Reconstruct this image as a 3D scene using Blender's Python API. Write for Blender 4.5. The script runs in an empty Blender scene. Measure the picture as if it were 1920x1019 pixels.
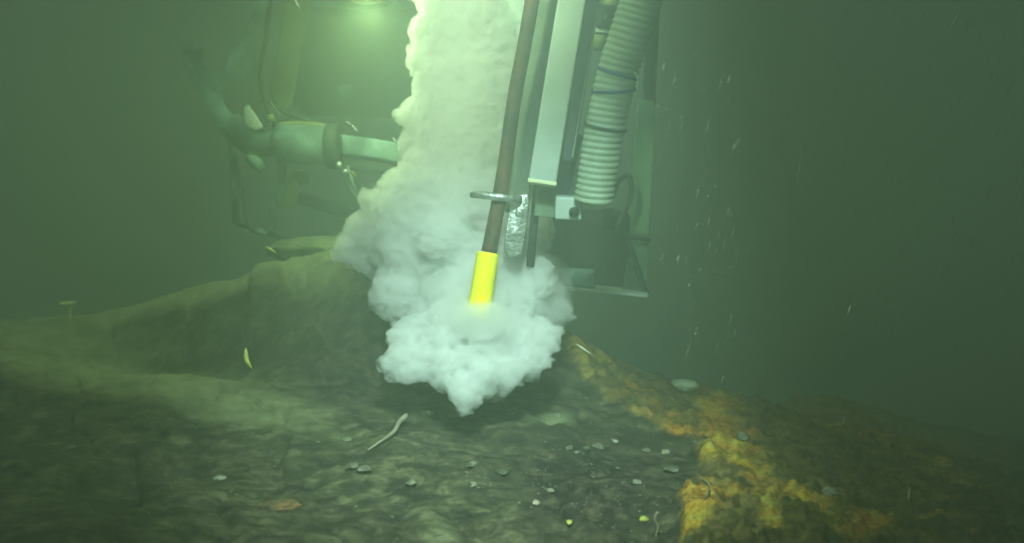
import bpy, bmesh, math, random
import numpy as np
from mathutils import Vector, Matrix, noise
R = math.radians
random.seed(7)
sc = bpy.context.scene
C = sc.collection

# ---------------------------------------------------------------- camera
F = 1663.0                                   # focal length in photo pixels (1920 wide)
PITCH = 10.0
cam = bpy.data.cameras.new('camera'); camo = bpy.data.objects.new('camera', cam); C.objects.link(camo)
camo.location = (0, 0, 1.0); camo.rotation_euler = (R(90 - PITCH), 0, 0)
cam.lens = 36 * F / 1920; cam.clip_start = 0.02; cam.clip_end = 200
cam.dof.use_dof = True; cam.dof.focus_distance = 1.5; cam.dof.aperture_fstop = 3.2
sc.camera = camo
CM = Matrix.Translation((0, 0, 1.0)) @ Matrix.Rotation(R(90 - PITCH), 4, 'X')

def P(px, py, d):
    """point of the place that stands d metres ahead of the camera at a measured direction"""
    return CM @ Vector(((px - 960) / F * d, (509.5 - py) / F * d, -d))

# ---------------------------------------------------------------- world, sun, exposure
w = bpy.data.worlds.new("World"); sc.world = w; w.use_nodes = True
bg = w.node_tree.nodes['Background']
bg.inputs[0].default_value = (0.66, 1.0, 0.68, 1); bg.inputs[1].default_value = 0.0145
sun = bpy.data.lights.new('sun', 'SUN'); sun.energy = 0.95; sun.angle = R(25); sun.color = (0.85, 1.0, 0.9)
so = bpy.data.objects.new('sun', sun); C.objects.link(so)
so.rotation_euler = Vector((0.20, 0.30, -1.0)).to_track_quat('-Z', 'Y').to_euler()
sc.view_settings.view_transform = 'Standard'; sc.view_settings.look = 'None'
sc.view_settings.gamma = 1; sc.view_settings.exposure = 0
sc.cycles.volume_bounces = 8; sc.cycles.max_bounces = 12; sc.cycles.diffuse_bounces = 2
sc.cycles.transparent_max_bounces = 16
sc.cycles.use_denoising = True
sc.cycles.volume_step_rate = 0.5; sc.cycles.volume_max_steps = 256

# ---------------------------------------------------------------- helpers
def tag(o, label=None, cat=None, group=None, kind=None):
    if label: o['label'] = label
    if cat: o['category'] = cat
    if group: o['group'] = group
    if kind: o['kind'] = kind
    return o

def empty(name, loc, label, cat, group=None):
    o = bpy.data.objects.new(name, None); C.objects.link(o); o.location = loc
    o.empty_display_size = 0.05
    return tag(o, label, cat, group)

def link(name, bm, m, parent=None, smooth=True):
    me = bpy.data.meshes.new(name); bm.to_mesh(me); bm.free()
    return link_me(name, me, m, parent, smooth)

def link_me(name, me, m, parent=None, smooth=True):
    if smooth:
        me.polygons.foreach_set('use_smooth', [True] * len(me.polygons))
    me.materials.append(m)
    o = bpy.data.objects.new(name, me); C.objects.link(o)
    if parent:
        o.parent = parent; o.matrix_parent_inverse = Matrix.Translation(-parent.location) if parent.type == 'EMPTY' else Matrix()
    return o

def frame_of(p0, p1, side=None):
    z = (p1 - p0).normalized()
    s = side or Vector((1, 0, 0))
    y = z.cross(s).normalized(); x = y.cross(z).normalized()
    return x, y, z

def add_bar(bm, p0, p1, wd, th, bev=0.002, w1=None, side=None):
    """rectangular bar p0->p1, wd across, th deep, with bevelled edges"""
    x, y, z = frame_of(p0, p1, side); w1 = wd if w1 is None else w1
    t = bmesh.new(); vs = []
    for p, ww in ((p0, wd), (p1, w1)):
        for sx, sy in ((-1, -1), (1, -1), (1, 1), (-1, 1)):
            vs.append(t.verts.new(p + x * (sx * ww / 2) + y * (sy * th / 2)))
    t.faces.new(vs[0:4]); t.faces.new(vs[4:8])
    for i in range(4):
        j = (i + 1) % 4; t.faces.new((vs[i], vs[j], vs[j + 4], vs[i + 4]))
    bmesh.ops.recalc_face_normals(t, faces=t.faces)
    if bev:
        bmesh.ops.bevel(t, geom=list(t.edges), offset=bev, segments=3, profile=0.5, affect='EDGES')
    merge(bm, t)

def merge(bm, t):
    me = bpy.data.meshes.new('t'); t.to_mesh(me); t.free(); bm.from_mesh(me); bpy.data.meshes.remove(me)

def add_tube(bm, pts, radii, seg=24, caps=True, jitter=0.0):
    rings = []
    n = len(pts)
    x = None
    for i, p in enumerate(pts):
        a = pts[max(0, i - 1)]; b = pts[min(n - 1, i + 1)]
        z = (b - a).normalized()
        if x is None: x = z.orthogonal().normalized()
        x = (x - z * x.dot(z)).normalized(); y = z.cross(x)
        r = radii[i] if hasattr(radii, '__len__') else radii
        ring = []
        for k in range(seg):
            t = 2 * math.pi * k / seg
            rr = r * (1 + jitter * noise.noise(p * 90 + Vector((math.cos(t), math.sin(t), 0))))
            ring.append(bm.verts.new(p + x * (rr * math.cos(t)) + y * (rr * math.sin(t))))
        rings.append(ring)
    for a, b in zip(rings, rings[1:]):
        for k in range(seg):
            j = (k + 1) % seg; bm.faces.new((a[k], a[j], b[j], b[k]))
    if caps:
        bm.faces.new(rings[0][::-1]); bm.faces.new(rings[-1])

def add_plate(bm, pts, th, bev=0.0015, nrm=None):
    """flat outline (list of points) given thickness, bevelled"""
    t = bmesh.new()
    nv = nrm or (pts[1] - pts[0]).cross(pts[2] - pts[0]).normalized()
    f = t.faces.new([t.verts.new(p - nv * th / 2) for p in pts])
    r = bmesh.ops.extrude_face_region(t, geom=[f])
    bmesh.ops.translate(t, verts=[v for v in r['geom'] if isinstance(v, bmesh.types.BMVert)], vec=nv * th)
    bmesh.ops.recalc_face_normals(t, faces=t.faces)
    if bev:
        bmesh.ops.bevel(t, geom=list(t.edges), offset=bev, segments=2, profile=0.5, affect='EDGES')
    merge(bm, t)

_ico = {}
def ico(sub):
    if sub not in _ico:
        t = bmesh.new(); bmesh.ops.create_icosphere(t, subdivisions=sub, radius=1.0); t.verts.index_update()
        _ico[sub] = (np.array([v.co[:] for v in t.verts]), np.array([[v.index for v in f.verts] for f in t.faces])); t.free()
    return _ico[sub]
def many(name, mats, sub):
    """one mesh of many small rounded grains, each given by a 4x4 matrix"""
    V, Fc = ico(sub); A = np.array([[list(r) for r in m] for m in mats])
    vs = np.einsum('nij,vj->nvi', A[:, :3, :3], V) + A[:, None, :3, 3]
    fs = Fc[None] + (np.arange(len(A)) * len(V))[:, None, None]
    vs = vs.reshape(-1, 3); fs = fs.reshape(-1, 3); me = bpy.data.meshes.new(name)
    me.vertices.add(len(vs)); me.vertices.foreach_set('co', vs.reshape(-1)); me.loops.add(fs.size)
    me.loops.foreach_set('vertex_index', fs.reshape(-1)); me.polygons.add(len(fs))
    me.polygons.foreach_set('loop_start', np.arange(0, fs.size, 3)); me.polygons.foreach_set('loop_total', np.full(len(fs), 3))
    me.update(calc_edges=True); return me

def smooth_path(pts, n=8):
    out = []
    for i in range(len(pts) - 1):
        p0 = pts[max(0, i - 1)]; p1 = pts[i]; p2 = pts[i + 1]; p3 = pts[min(len(pts) - 1, i + 2)]
        for k in range(n):
            t = k / n
            out.append(0.5 * ((2 * p1) + (p2 - p0) * t + (2 * p0 - 5 * p1 + 4 * p2 - p3) * t * t + (3 * p1 - p0 - 3 * p2 + p3) * t ** 3))
    out.append(pts[-1]); return out

def mat(name, col, rough=0.6, metal=0.0, var=0.3, scale=12, bump=0.3, col2=None, bscale=None, spec=0.3, thr=(0.4, 0.65), emit=None):
    m = bpy.data.materials.new(name); m.use_nodes = True
    nt = m.node_tree; b = nt.nodes['Principled BSDF']
    tc = nt.nodes.new('ShaderNodeTexCoord')
    n = nt.nodes.new('ShaderNodeTexNoise'); n.inputs['Scale'].default_value = scale; n.inputs['Detail'].default_value = 8
    n.inputs['Roughness'].default_value = 0.65
    nt.links.new(tc.outputs['Object'], n.inputs['Vector'])
    cr = nt.nodes.new('ShaderNodeValToRGB')
    cr.color_ramp.elements[0].position = thr[0]; cr.color_ramp.elements[1].position = thr[1]
    c2 = col2 or tuple(c * (1 - var) for c in col)
    cr.color_ramp.elements[0].color = (*c2, 1); cr.color_ramp.elements[1].color = (*col, 1)
    nt.links.new(n.outputs['Fac'], cr.inputs['Fac'])
    nt.links.new(cr.outputs['Color'], b.inputs['Base Color'])
    n2 = nt.nodes.new('ShaderNodeTexNoise'); n2.inputs['Scale'].default_value = bscale or scale * 6; n2.inputs['Detail'].default_value = 6
    nt.links.new(tc.outputs['Object'], n2.inputs['Vector'])
    bp = nt.nodes.new('ShaderNodeBump'); bp.inputs['Strength'].default_value = bump; bp.inputs['Distance'].default_value = 0.004
    nt.links.new(n2.outputs['Fac'], bp.inputs['Height']); nt.links.new(bp.outputs['Normal'], b.inputs['Normal'])
    mr = nt.nodes.new('ShaderNodeMapRange'); mr.inputs['To Min'].default_value = max(0, rough - 0.15); mr.inputs['To Max'].default_value = min(1, rough + 0.15)
    nt.links.new(n2.outputs['Fac'], mr.inputs['Value']); nt.links.new(mr.outputs['Result'], b.inputs['Roughness'])
    b.inputs['Metallic'].default_value = metal
    b.inputs['Specular IOR Level'].default_value = spec
    if emit:
        b.inputs['Emission Color'].default_value = (*emit[0], 1); b.inputs['Emission Strength'].default_value = emit[1]
    return m

M = dict(
    brown=mat('brown_pipe', (0.13, 0.065, 0.040), 0.65, col2=(0.045, 0.035, 0.025), scale=30),
    yellow=mat('yellow_plastic', (0.95, 0.86, 0.002), 0.7, col2=(0.86, 0.76, 0.002), scale=60, bump=0.5, spec=0.05),
    pale=mat('pale_plastic', (0.46, 0.54, 0.50), 0.5, col2=(0.33, 0.40, 0.36), scale=10, thr=(0.3, 0.6)),
    green=mat('green_grey_paint', (0.20, 0.26, 0.19), 0.55, col2=(0.12, 0.16, 0.11), scale=12),
    grey=mat('grey_metal', (0.17, 0.21, 0.24), 0.45, 0.2, col2=(0.10, 0.13, 0.15), scale=14),
    steel=mat('galvanised_steel', (0.55, 0.58, 0.56), 0.38, 0.7, col2=(0.25, 0.27, 0.25), scale=40, bump=0.45, bscale=140, spec=0.6),
    dark=mat('dark_steel', (0.035, 0.045, 0.045), 0.6, 0.1, scale=16),
    black=mat('black_rubber', (0.02, 0.025, 0.025), 0.7, scale=20),
    hose=mat('hose_plastic', (0.40, 0.50, 0.40), 0.5, col2=(0.24, 0.31, 0.21), scale=9, bump=0.1),
    tie=mat('blue_tie', (0.02, 0.07, 0.30), 0.45, scale=20, bump=0.1),
    arm=mat('arm_paint', (0.36, 0.55, 0.52), 0.55, 0.0, col2=(0.10, 0.17, 0.16), scale=9),
    armdark=mat('arm_seal', (0.06, 0.09, 0.07), 0.6, scale=20),
    armyel=mat('arm_yellow', (0.30, 0.37, 0.18), 0.6, col2=(0.16, 0.20, 0.08), scale=12),
    plate=mat('plate_paint', (0.24, 0.44, 0.31), 0.6, col2=(0.16, 0.32, 0.21), scale=8),
    shell=mat('shell', (0.48, 0.47, 0.36), 0.6, col2=(0.16, 0.16, 0.11), scale=60, bump=0.5),
    pebble=mat('pebble', (0.27, 0.28, 0.19), 0.9, col2=(0.10, 0.11, 0.07), scale=50, bump=0.6),
    worm=mat('worm_tube', (0.46, 0.40, 0.30), 0.8, col2=(0.30, 0.26, 0.18), scale=80, bump=0.6),
    shard=mat('yellow_shard', (0.62, 0.60, 0.10), 0.5, col2=(0.35, 0.36, 0.08), scale=60),
    sponge=mat('orange_sponge', (0.26, 0.14, 0.055), 0.95, col2=(0.09, 0.075, 0.04), scale=50, bump=0.8),
    fleck=mat('fleck', (0.95, 0.97, 0.85), 0.35, scale=80, spec=0.6),
    fleck_dim=mat('fleck_dim', (0.6, 0.62, 0.5), 0.6, scale=80),
    moss=mat('pale_rock', (0.30, 0.34, 0.19), 0.9, col2=(0.15, 0.18, 0.10), scale=18, bump=1.0),
)

# ---------------------------------------------------------------- seabed: one sheet
cols = [-2600, -400, 0, 150, 300, 500, 650, 870, 1060, 1180, 1320, 1550, 1920, 2400, 4600]
rows = {  # column: (Y, py) of foreground, mid, front ridge, hollow, crest
 -2600: [(0.4, 1950), (1.0, 1060), (1.3, 870), (1.7, 680), (1.95, 670), (2.3, 620)],
 -400: [(0.4, 1950), (1.0, 1040), (1.3, 850), (1.7, 640), (1.95, 645), (2.3, 606)],
 0:    [(0.4, 1950), (1.0, 1040), (1.3, 860), (1.7, 655), (1.95, 652), (2.3, 600)],
 150:  [(0.4, 1950), (1.0, 1040), (1.3, 870), (1.68, 672), (1.95, 690), (2.25, 596)],
 300:  [(0.4, 1950), (1.0, 1040), (1.3, 880), (1.62, 700), (1.9, 715), (2.2, 549)],
 500:  [(0.4, 1950), (1.0, 1040), (1.3, 885), (1.55, 742), (1.80, 720), (2.1, 480)],
 650:  [(0.4, 1950), (1.0, 1040), (1.25, 900), (1.5, 775), (1.72, 660), (2.0, 455)],
 870:  [(0.4, 1950), (1.0, 1040), (1.25, 900), (1.5, 765), (1.7, 640), (1.95, 482)],
 1060: [(0.4, 1950), (1.0, 1040), (1.2, 920), (1.45, 800), (1.65, 735), (1.9, 636)],
 1180: [(0.4, 1950), (1.0, 1040), (1.2, 935), (1.45, 840), (1.65, 775), (2.0, 690)],
 1320: [(0.4, 1950), (1.0, 1040), (1.2, 935), (1.45, 850), (1.7, 800), (2.1, 738)],
 1550: [(0.4, 1950), (1.0, 1050), (1.2, 950), (1.5, 870), (1.8, 825), (2.4, 785)],
 1920: [(0.4, 1950), (1.0, 1090), (1.3, 985), (1.7, 930), (2.1, 905), (2.8, 882)],
 2400: [(0.4, 1950), (1.0, 1130), (1.3, 1060), (1.7, 1000), (2.1, 970), (2.8, 940)],
 4600: [(0.4, 1950), (1.0, 1200), (1.3, 1100), (1.7, 1030), (2.1, 1000), (2.8, 970)]}
def z_of(Y, py):
    a = R(PITCH) + math.atan((py - 509.5) / F)
    return 1.0 - Y * math.tan(a)
PX = np.concatenate([np.linspace(-2600, -320, 40), np.arange(-300, 2221, 4.5), np.linspace(2240, 4600, 40)])
YY = np.concatenate([np.linspace(0.3, 0.9, 40), np.linspace(0.905, 2.7, 300), np.linspace(2.72, 4.2, 90), np.linspace(4.3, 14, 50)])
prof = []
for c in cols:
    r = [(Y, z_of(Y, py)) for Y, py in rows[c]]
    Yc, zc = r[-1]
    if c >= 1550: r += [(Yc + 0.6, zc - 0.10), (4.4, -0.75), (14, -0.9)]
    else: r += [(Yc + 0.10, zc - 0.05), (Yc + 0.3, zc - 0.30), (Yc + 1.3, -0.25), (4.4, -0.75), (14, -0.9)]
    prof.append(np.interp(YY, [a for a, b in r], [b for a, b in r]))
prof = np.array(prof)
Z = np.array([np.interp(PX, cols, prof[:, j]) for j in range(len(YY))])          # rows x cols
def blur(A, k, ax):
    ker = np.exp(-0.5 * (np.arange(-3 * k, 3 * k + 1) / k) ** 2); ker /= ker.sum()
    pad = [(0, 0), (0, 0)]; pad[ax] = (3 * k, 3 * k)
    B = np.pad(A, pad, mode='edge')
    return np.apply_along_axis(lambda v: np.convolve(v, ker, mode='valid'), ax, B)
Z = blur(blur(Z, 6, 0), 8, 1)
# rust slab outline, on the ground, measured as directions
slab = [(1050, 628), (1075, 690), (1120, 745), (1180, 790), (1250, 825), (1300, 845), (1312, 900), (1345, 915), (1290, 950), (1265, 1060),
        (1420, 1120), (2600, 1300), (2600, 700), (1700, 700), (1320, 640)]
def inside(px, py, poly):
    r = np.zeros(px.shape, bool); n = len(poly)
    for i in range(n):
        x0, y0 = poly[i]; x1, y1 = poly[(i + 1) % n]
        c = ((y0 > py) != (y1 > py)) & (px < (x1 - x0) * (py - y0) / (y1 - y0 + 1e-9) + x0)
        r ^= c
    return r
def py_of(Y, z):
    return 509.5 + F * np.tan(np.arctan((1.0 - z) / Y) - R(PITCH))
PXg, Yg = np.meshgrid(PX, YY)
PYg = py_of(Yg, Z)
nA = np.vectorize(lambda x, y: noise.noise(Vector((x / 60., y / 45., 3.1))))
wob = nA(PXg, PYg) * 26 + nA(PXg * 4, PYg * 4) * 14
mask = inside(PXg + wob, PYg + wob, slab) & (Yg < 2.9)
mask = blur(blur(mask.astype(float), 2, 0), 2, 1)
Z = Z + mask * 0.022
# world x from the measured direction, then relief
Xg = (PXg - 960) / F * (Yg * math.cos(R(PITCH)) + (1.0 - Z) * math.sin(R(PITCH)))
verts = np.empty((len(YY), len(PX), 3)); verts[..., 0] = Xg; verts[..., 1] = Yg; verts[..., 2] = Z
fl = verts.reshape(-1, 3)
d = np.empty(len(fl))
for i in range(len(fl)):
    x, y, z = fl[i]
    u = x * 0.37 - y * 0.93; v = x * 0.93 + y * 0.37      # strata run diagonally
    a = noise.fractal(Vector((x * 3.0, y * 3.0, 0)), 0.9, 2.1, 4) * 0.032
    b = noise.fractal(Vector((u * 6.0, v * 14.0, 5)), 0.8, 2.0, 4) * 0.004
    e = noise.fractal(Vector((x * 45.0, y * 45.0, 9)), 0.9, 2.0, 3) * 0.0022
    vd, vp = noise.voronoi(Vector((u * 3.2 + a * 14, v * 6.0 + b * 30, 2.0)), distance_metric='DISTANCE')
    ck = -0.009 * math.exp(-(vd[1] - vd[0]) / 0.07) + 0.010 * (noise.cell(vp[0] * 3.7) - 0.5)
    vd2, vp2 = noise.voronoi(Vector((x * 26, y * 26, 4.0)), distance_metric='DISTANCE')
    ck2 = 0.006 * (0.5 - vd2[0]) 
    d[i] = a + b + e * 0.5 + ck * 0.7 + ck2 * 0.4
dm = d.reshape(Z.shape)
dm = dm * np.clip((Yg - 0.3) * 2, 0, 1)
rough_slab = (np.abs(nA(PXg * 2.2, PYg * 2.2)) * 0.022 + np.abs(nA(PXg * 6, PYg * 6)) * 0.008) * mask
verts[..., 2] = Z + dm + rough_slab
PYf = py_of(Yg, verts[..., 2])
me = bpy.data.meshes.new('seabed')
nr, nc = Z.shape
idx = np.arange(nr * nc).reshape(nr, nc)
faces = np.stack([idx[:-1, :-1], idx[:-1, 1:], idx[1:, 1:], idx[1:, :-1]], -1).reshape(-1, 4)
me.vertices.add(nr * nc); me.vertices.foreach_set('co', verts.reshape(-1))
me.loops.add(faces.size); me.loops.foreach_set('vertex_index', faces.reshape(-1))
me.polygons.add(len(faces)); me.polygons.foreach_set('loop_start', np.arange(0, faces.size, 4)); me.polygons.foreach_set('loop_total', np.full(len(faces), 4))
me.update(calc_edges=True); me.validate()
# albedo map: R = rust crust, G = pale silt and painted crest light, B = dark rock and painted shade
def blob(cx, cy, rx, ry, rot=0):
    c, s = math.cos(R(rot)), math.sin(R(rot))
    dx = PXg - cx; dy = PYg - cy
    return np.exp(-(((dx * c + dy * s) / rx) ** 2 + ((-dx * s + dy * c) / ry) ** 2))
rust = mask * np.clip(1.15 - np.clip((PXg - 1450) / 600, 0, 1), 0, 1)
och = np.zeros_like(PXg)
for cx, cy, rx, ry, ro, am in [(1100, 690, 70, 26, 40, .55), (1200, 770, 90, 26, 33, .6), (1265, 820, 60, 18, 30, .7), (1340, 800, 46, 60, 0, .95), (1375, 850, 70, 40, 40, 1.0), (1330, 885, 30, 40, 0, .9),
                               (1400, 910, 90, 20, 32, 1.0), (1500, 955, 110, 20, 25, 1.0), (1310, 975, 45, 35, 0, 1.0), (1290, 1010, 40, 40, 0, .9), (1445, 990, 50, 24, 40, .9), (1630, 990, 60, 26, -10, .85),
                               (1560, 1010, 90, 20, 0, .5), (1480, 790, 70, 18, 20, .3), (1660, 850, 120, 18, 18, .55), (1780, 900, 110, 18, 24, .4), (1330, 960, 100, 14, 0, .6), (1720, 1000, 80, 30, 0, .4)]:
    c_, s_ = math.cos(R(ro)), math.sin(R(ro)); dx = PXg - cx; dy = PYg - cy
    och = np.maximum(och, am * np.exp(-(((dx * c_ + dy * s_) / rx) ** 2 + ((-dx * s_ + dy * c_) / ry) ** 2)))
def ridge_line(pts, w):
    x = np.array([p[0] for p in pts]); y = np.array([p[1] for p in pts])
    c = np.interp(PXg, x, y); fade = np.clip((PXg - x[0]) / 80, 0, 1) * np.clip((x[-1] - PXg) / 80, 0, 1)
    return np.exp(-((PYg - c) / w) ** 2) * fade
silt = ridge_line([(-2000, 600), (0, 603), (200, 592), (330, 548), (500, 495), (620, 472), (700, 470)], 30) * 1.5  # silt on the rear crest, raised to paint in the light on its top
silt = np.maximum(silt, ridge_line([(-2000, 640), (0, 660), (200, 695), (400, 735), (560, 775), (720, 850)], 52) * np.clip(1.05 - np.clip((PXg - 250) / 500, 0, 1), 0, 1))
silt = np.maximum(silt, blob(550, 510, 110, 46, 8) * 1.1)
silt = np.maximum(silt, blob(820, 1000, 70, 40, -30) * 0.4)
silt = np.maximum(silt, blob(1035, 770, 50, 12, 4) * 0.7)
silt = np.maximum(silt, blob(0, 640, 330, 50, 0) * 1.1)
silt = np.maximum(silt, blob(1200, 700, 70, 16, 28) * 0.5)
dark_rock_shade = np.clip(blob(350, 650, 260, 34, 3) + blob(680, 590, 60, 110) + blob(1100, 900, 170, 110, 20) + blob(640, 700, 80, 60) + blob(1450, 930, 130, 40, 25), 0, 1)  # dark rock, with shade of the hollow and below the plume painted in
col = me.color_attributes.new('mineral_light', 'FLOAT_COLOR', 'POINT')
arr = np.ones((nr * nc, 4)); arr[:, 0] = rust.reshape(-1); arr[:, 1] = silt.reshape(-1); arr[:, 2] = dark_rock_shade.reshape(-1)
col.data.foreach_set('color', arr.reshape(-1))
col2 = me.color_attributes.new('ochre', 'FLOAT_COLOR', 'POINT')
arr2 = np.ones((nr * nc, 4)); arr2[:, 0] = och.reshape(-1); col2.data.foreach_set('color', arr2.reshape(-1))

sm = bpy.data.materials.new('seabed_rock'); sm.use_nodes = True
nt = sm.node_tree; N = nt.nodes.new; Lk = nt.links.new; pb = nt.nodes['Principled BSDF']
tc = N('ShaderNodeTexCoord'); at = N('ShaderNodeAttribute'); at.attribute_name = 'mineral_light'
sep = N('ShaderNodeSeparateColor'); Lk(at.outputs['Color'], sep.inputs[0])
def nz(scale, detail=8, rough=0.6, rot=0, sx=1, sy=1, dist=0):
    mp = N('ShaderNodeMapping'); mp.inputs['Rotation'].default_value[2] = R(rot); mp.inputs['Scale'].default_value = (sx, sy, 1)
    Lk(tc.outputs['Object'], mp.inputs['Vector'])
    n = N('ShaderNodeTexNoise'); n.inputs['Scale'].default_value = scale; n.inputs['Detail'].default_value = detail
    n.inputs['Roughness'].default_value = rough; n.inputs['Distortion'].default_value = dist
    Lk(mp.outputs[0], n.inputs['Vector']); return n.outputs['Fac']
def ramp(fac, stops):
    r = N('ShaderNodeValToRGB'); e = r.color_ramp.elements
    while len(e) < len(stops): e.new(0.5)
    for i, (p, c) in enumerate(stops): e[i].position = p; e[i].color = (*c, 1)
    Lk(fac, r.inputs['Fac']); return r.outputs['Color']
def mix(f, a, b):
    m = N('ShaderNodeMix'); m.data_type = 'RGBA'
    Lk(f, m.inputs['Factor']); Lk(a, m.inputs['A']); Lk(b, m.inputs['B']); return m.outputs['Result']
def mth(op, a, b, clamp=False):
    m = N('ShaderNodeMath'); m.operation = op; m.use_clamp = clamp
    for k, v in ((0, a), (1, b)):
        if isinstance(v, (int, float)): m.inputs[k].default_value = v
        else: Lk(v, m.inputs[k])
    return m.outputs[0]
base = ramp(nz(22, 12, 0.78, 75, 1, 1.7), [(0.38, (0.022, 0.021, 0.015)), (0.48, (0.055, 0.052, 0.032)), (0.55, (0.105, 0.098, 0.055)), (0.65, (0.22, 0.20, 0.12))])
silt_lit_c = ramp(nz(22, 8, 0.7), [(0.3, (0.22, 0.25, 0.12)), (0.7, (0.42, 0.45, 0.25))])
darkc = ramp(nz(40, 8, 0.7), [(0.40, (0.016, 0.015, 0.013)), (0.52, (0.045, 0.038, 0.028)), (0.64, (0.12, 0.10, 0.065))])
olive = ramp(nz(24, 12, 0.8, 68, 1, 1.8, 0.2), [(0.38, (0.04, 0.038, 0.022)), (0.47, (0.10, 0.085, 0.032)), (0.54, (0.21, 0.15, 0.045)), (0.64, (0.30, 0.27, 0.10))])
bright = ramp(nz(42, 12, 0.85, 68, 1, 1.6, 0.2), [(0.38, (0.10, 0.07, 0.02)), (0.44, (0.40, 0.18, 0.015)), (0.485, (0.58, 0.34, 0.03)), (0.525, (0.66, 0.58, 0.06)), (0.58, (0.44, 0.46, 0.13)), (0.66, (0.22, 0.22, 0.08))])
bright2 = ramp(nz(50, 12, 0.85, 68, 1, 1.6, 0.2), [(0.38, (0.10, 0.05, 0.02)), (0.46, (0.30, 0.13, 0.02)), (0.52, (0.66, 0.30, 0.03)), (0.58, (0.56, 0.50, 0.10)), (0.7, (0.2, 0.16, 0.07))])
bright = mix(ramp(nz(6, 4, 0.6), [(0.44, (0, 0, 0)), (0.56, (1, 1, 1))]), bright, bright2)
at2 = N('ShaderNodeAttribute'); at2.attribute_name = 'ochre'; sep2 = N('ShaderNodeSeparateColor'); Lk(at2.outputs['Color'], sep2.inputs[0])
# break the edges of every patch
brk = nz(9, 8, 0.7, 68, 1, 2.5); brk2 = nz(40, 10, 0.8)
def edge(ch, lo, hi, amp=0.9):
    s = mth('ADD', ch, mth('MULTIPLY', mth('SUBTRACT', brk, 0.5), amp))
    s = mth('ADD', s, mth('MULTIPLY', mth('SUBTRACT', brk2, 0.5), amp * 0.5))
    mr = N('ShaderNodeMapRange'); mr.inputs['From Min'].default_value = lo; mr.inputs['From Max'].default_value = hi
    Lk(s, mr.inputs['Value']); return mr.outputs['Result']
rustc = mix(edge(sep2.outputs[0], 0.35, 0.9, 3.2), olive, bright)
c = mix(edge(sep.outputs[2], 0.25, 0.7), base, darkc)
c = mix(edge(sep.outputs[1], 0.2, 1.0, 1.2), c, silt_lit_c)
c = mix(edge(sep.outputs[0], 0.25, 0.75, 1.3), c, rustc)
Lk(c, pb.inputs['Base Color']); pb.inputs['Roughness'].default_value = 0.9; pb.inputs['Specular IOR Level'].default_value = 0.2
bp = N('ShaderNodeBump'); bp.inputs['Strength'].default_value = 0.6; bp.inputs['Distance'].default_value = 0.012
Lk(nz(60, 12, 0.85, 68, 1, 1.1), bp.inputs['Height']); Lk(bp.outputs[0], pb.inputs['Normal'])
seabed = link_me('seabed', me, sm); tag(seabed, 'dark silty rock mound with rust orange crust on its right side', 'seabed', kind='structure')

def ground(px, py):
    """point on the seabed seen in a measured direction (nearest hit)"""
    j = int(np.argmin(np.abs(PX - px))); colm = PYf[:, j]
    for i in range(40, nr):
        if colm[i] <= py: return Vector(verts[i, j])
    k = int(np.argmin(colm)); return Vector(verts[k, j])

# ---------------------------------------------------------------- plume
def puff_bm(base, levels, seed, kids=9, shrink=0.40, off=0.92, sub=2):
    rnd = random.Random(seed); allp = []
    def rec(c, r, l):
        allp.append((c, r))
        if l == 0: return
        for _ in range(kids):
            v = Vector((rnd.gauss(0, 1), rnd.gauss(0, 1), rnd.gauss(0, 1))).normalized()
            rr = r * shrink * rnd.uniform(0.6, 1.15)
            rec(c + v * (r * off), rr, l - 1)
    for c, r, l in base: rec(c, r, l)
    return many('puffs', [Matrix.Translation(c) @ Matrix.Diagonal((r, r, r, 1)) for c, r in allp], sub)
body = [(885, -420, 125, 1.95), (885, -330, 120, 1.92), (885, -240, 118, 1.90), (888, -160, 115, 1.88), (888, -80, 112, 1.86), (888, 0, 108, 1.84), (884, 60, 108, 1.83), (880, 120, 104, 1.82), (874, 180, 105, 1.80),
        (868, 240, 106, 1.79), (866, 300, 106, 1.78), (862, 350, 118, 1.77), (850, 400, 138, 1.76), (835, 445, 150, 1.76), (860, 490, 135, 1.76),
        (880, 540, 128, 1.74), (905, 590, 132, 1.68), (898, 630, 110, 1.64), (880, 662, 62, 1.60), (872, 702, 42, 1.56), (868, 732, 20, 1.52)]
lumps = [(822, -60, 38), (818, 10, 34), (806, 60, 34), (800, 110, 34), (812, 160, 30), (790, 215, 36), (784, 262, 32), (782, 310, 32), (745, 352, 32), (712, 392, 30),
         (680, 432, 32), (662, 462, 30), (700, 482, 36), (738, 530, 34), (765, 580, 34), (775, 630, 34), (768, 672, 30), (752, 676, 30), (776, 690, 22), (800, 684, 26), (836, 698, 30), (868, 738, 24),
         (872, 754, 12), (905, 712, 30), (945, 696, 30), (985, 672, 32), (1012, 636, 34), (1028, 590, 32), (1030, 556, 26), (1000, 520, 40), (850, 690, 36), (910, 670, 40), (830, 650, 42), (960, 640, 46), (890, 620, 52)]
bodyd = {b[1]: b[3] for b in body}
def dep(py):
    ys = sorted(bodyd); return float(np.interp(py, ys, [bodyd[y] for y in ys]))
base = [(P(x, y, dd), r / F * dd, 0 if y < 420 else 1) for x, y, r, dd in [(b[0] + (12 if b[1] < 330 else 0), b[1], b[2] + (8 if b[1] < 330 else 0), b[3]) for b in body]]
for x, y, r in lumps:
    dd = dep(y) - (0.07 if y > 600 else 0.0)
    base.append((P(x, y, dd), r / F * dd, 2))
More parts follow.
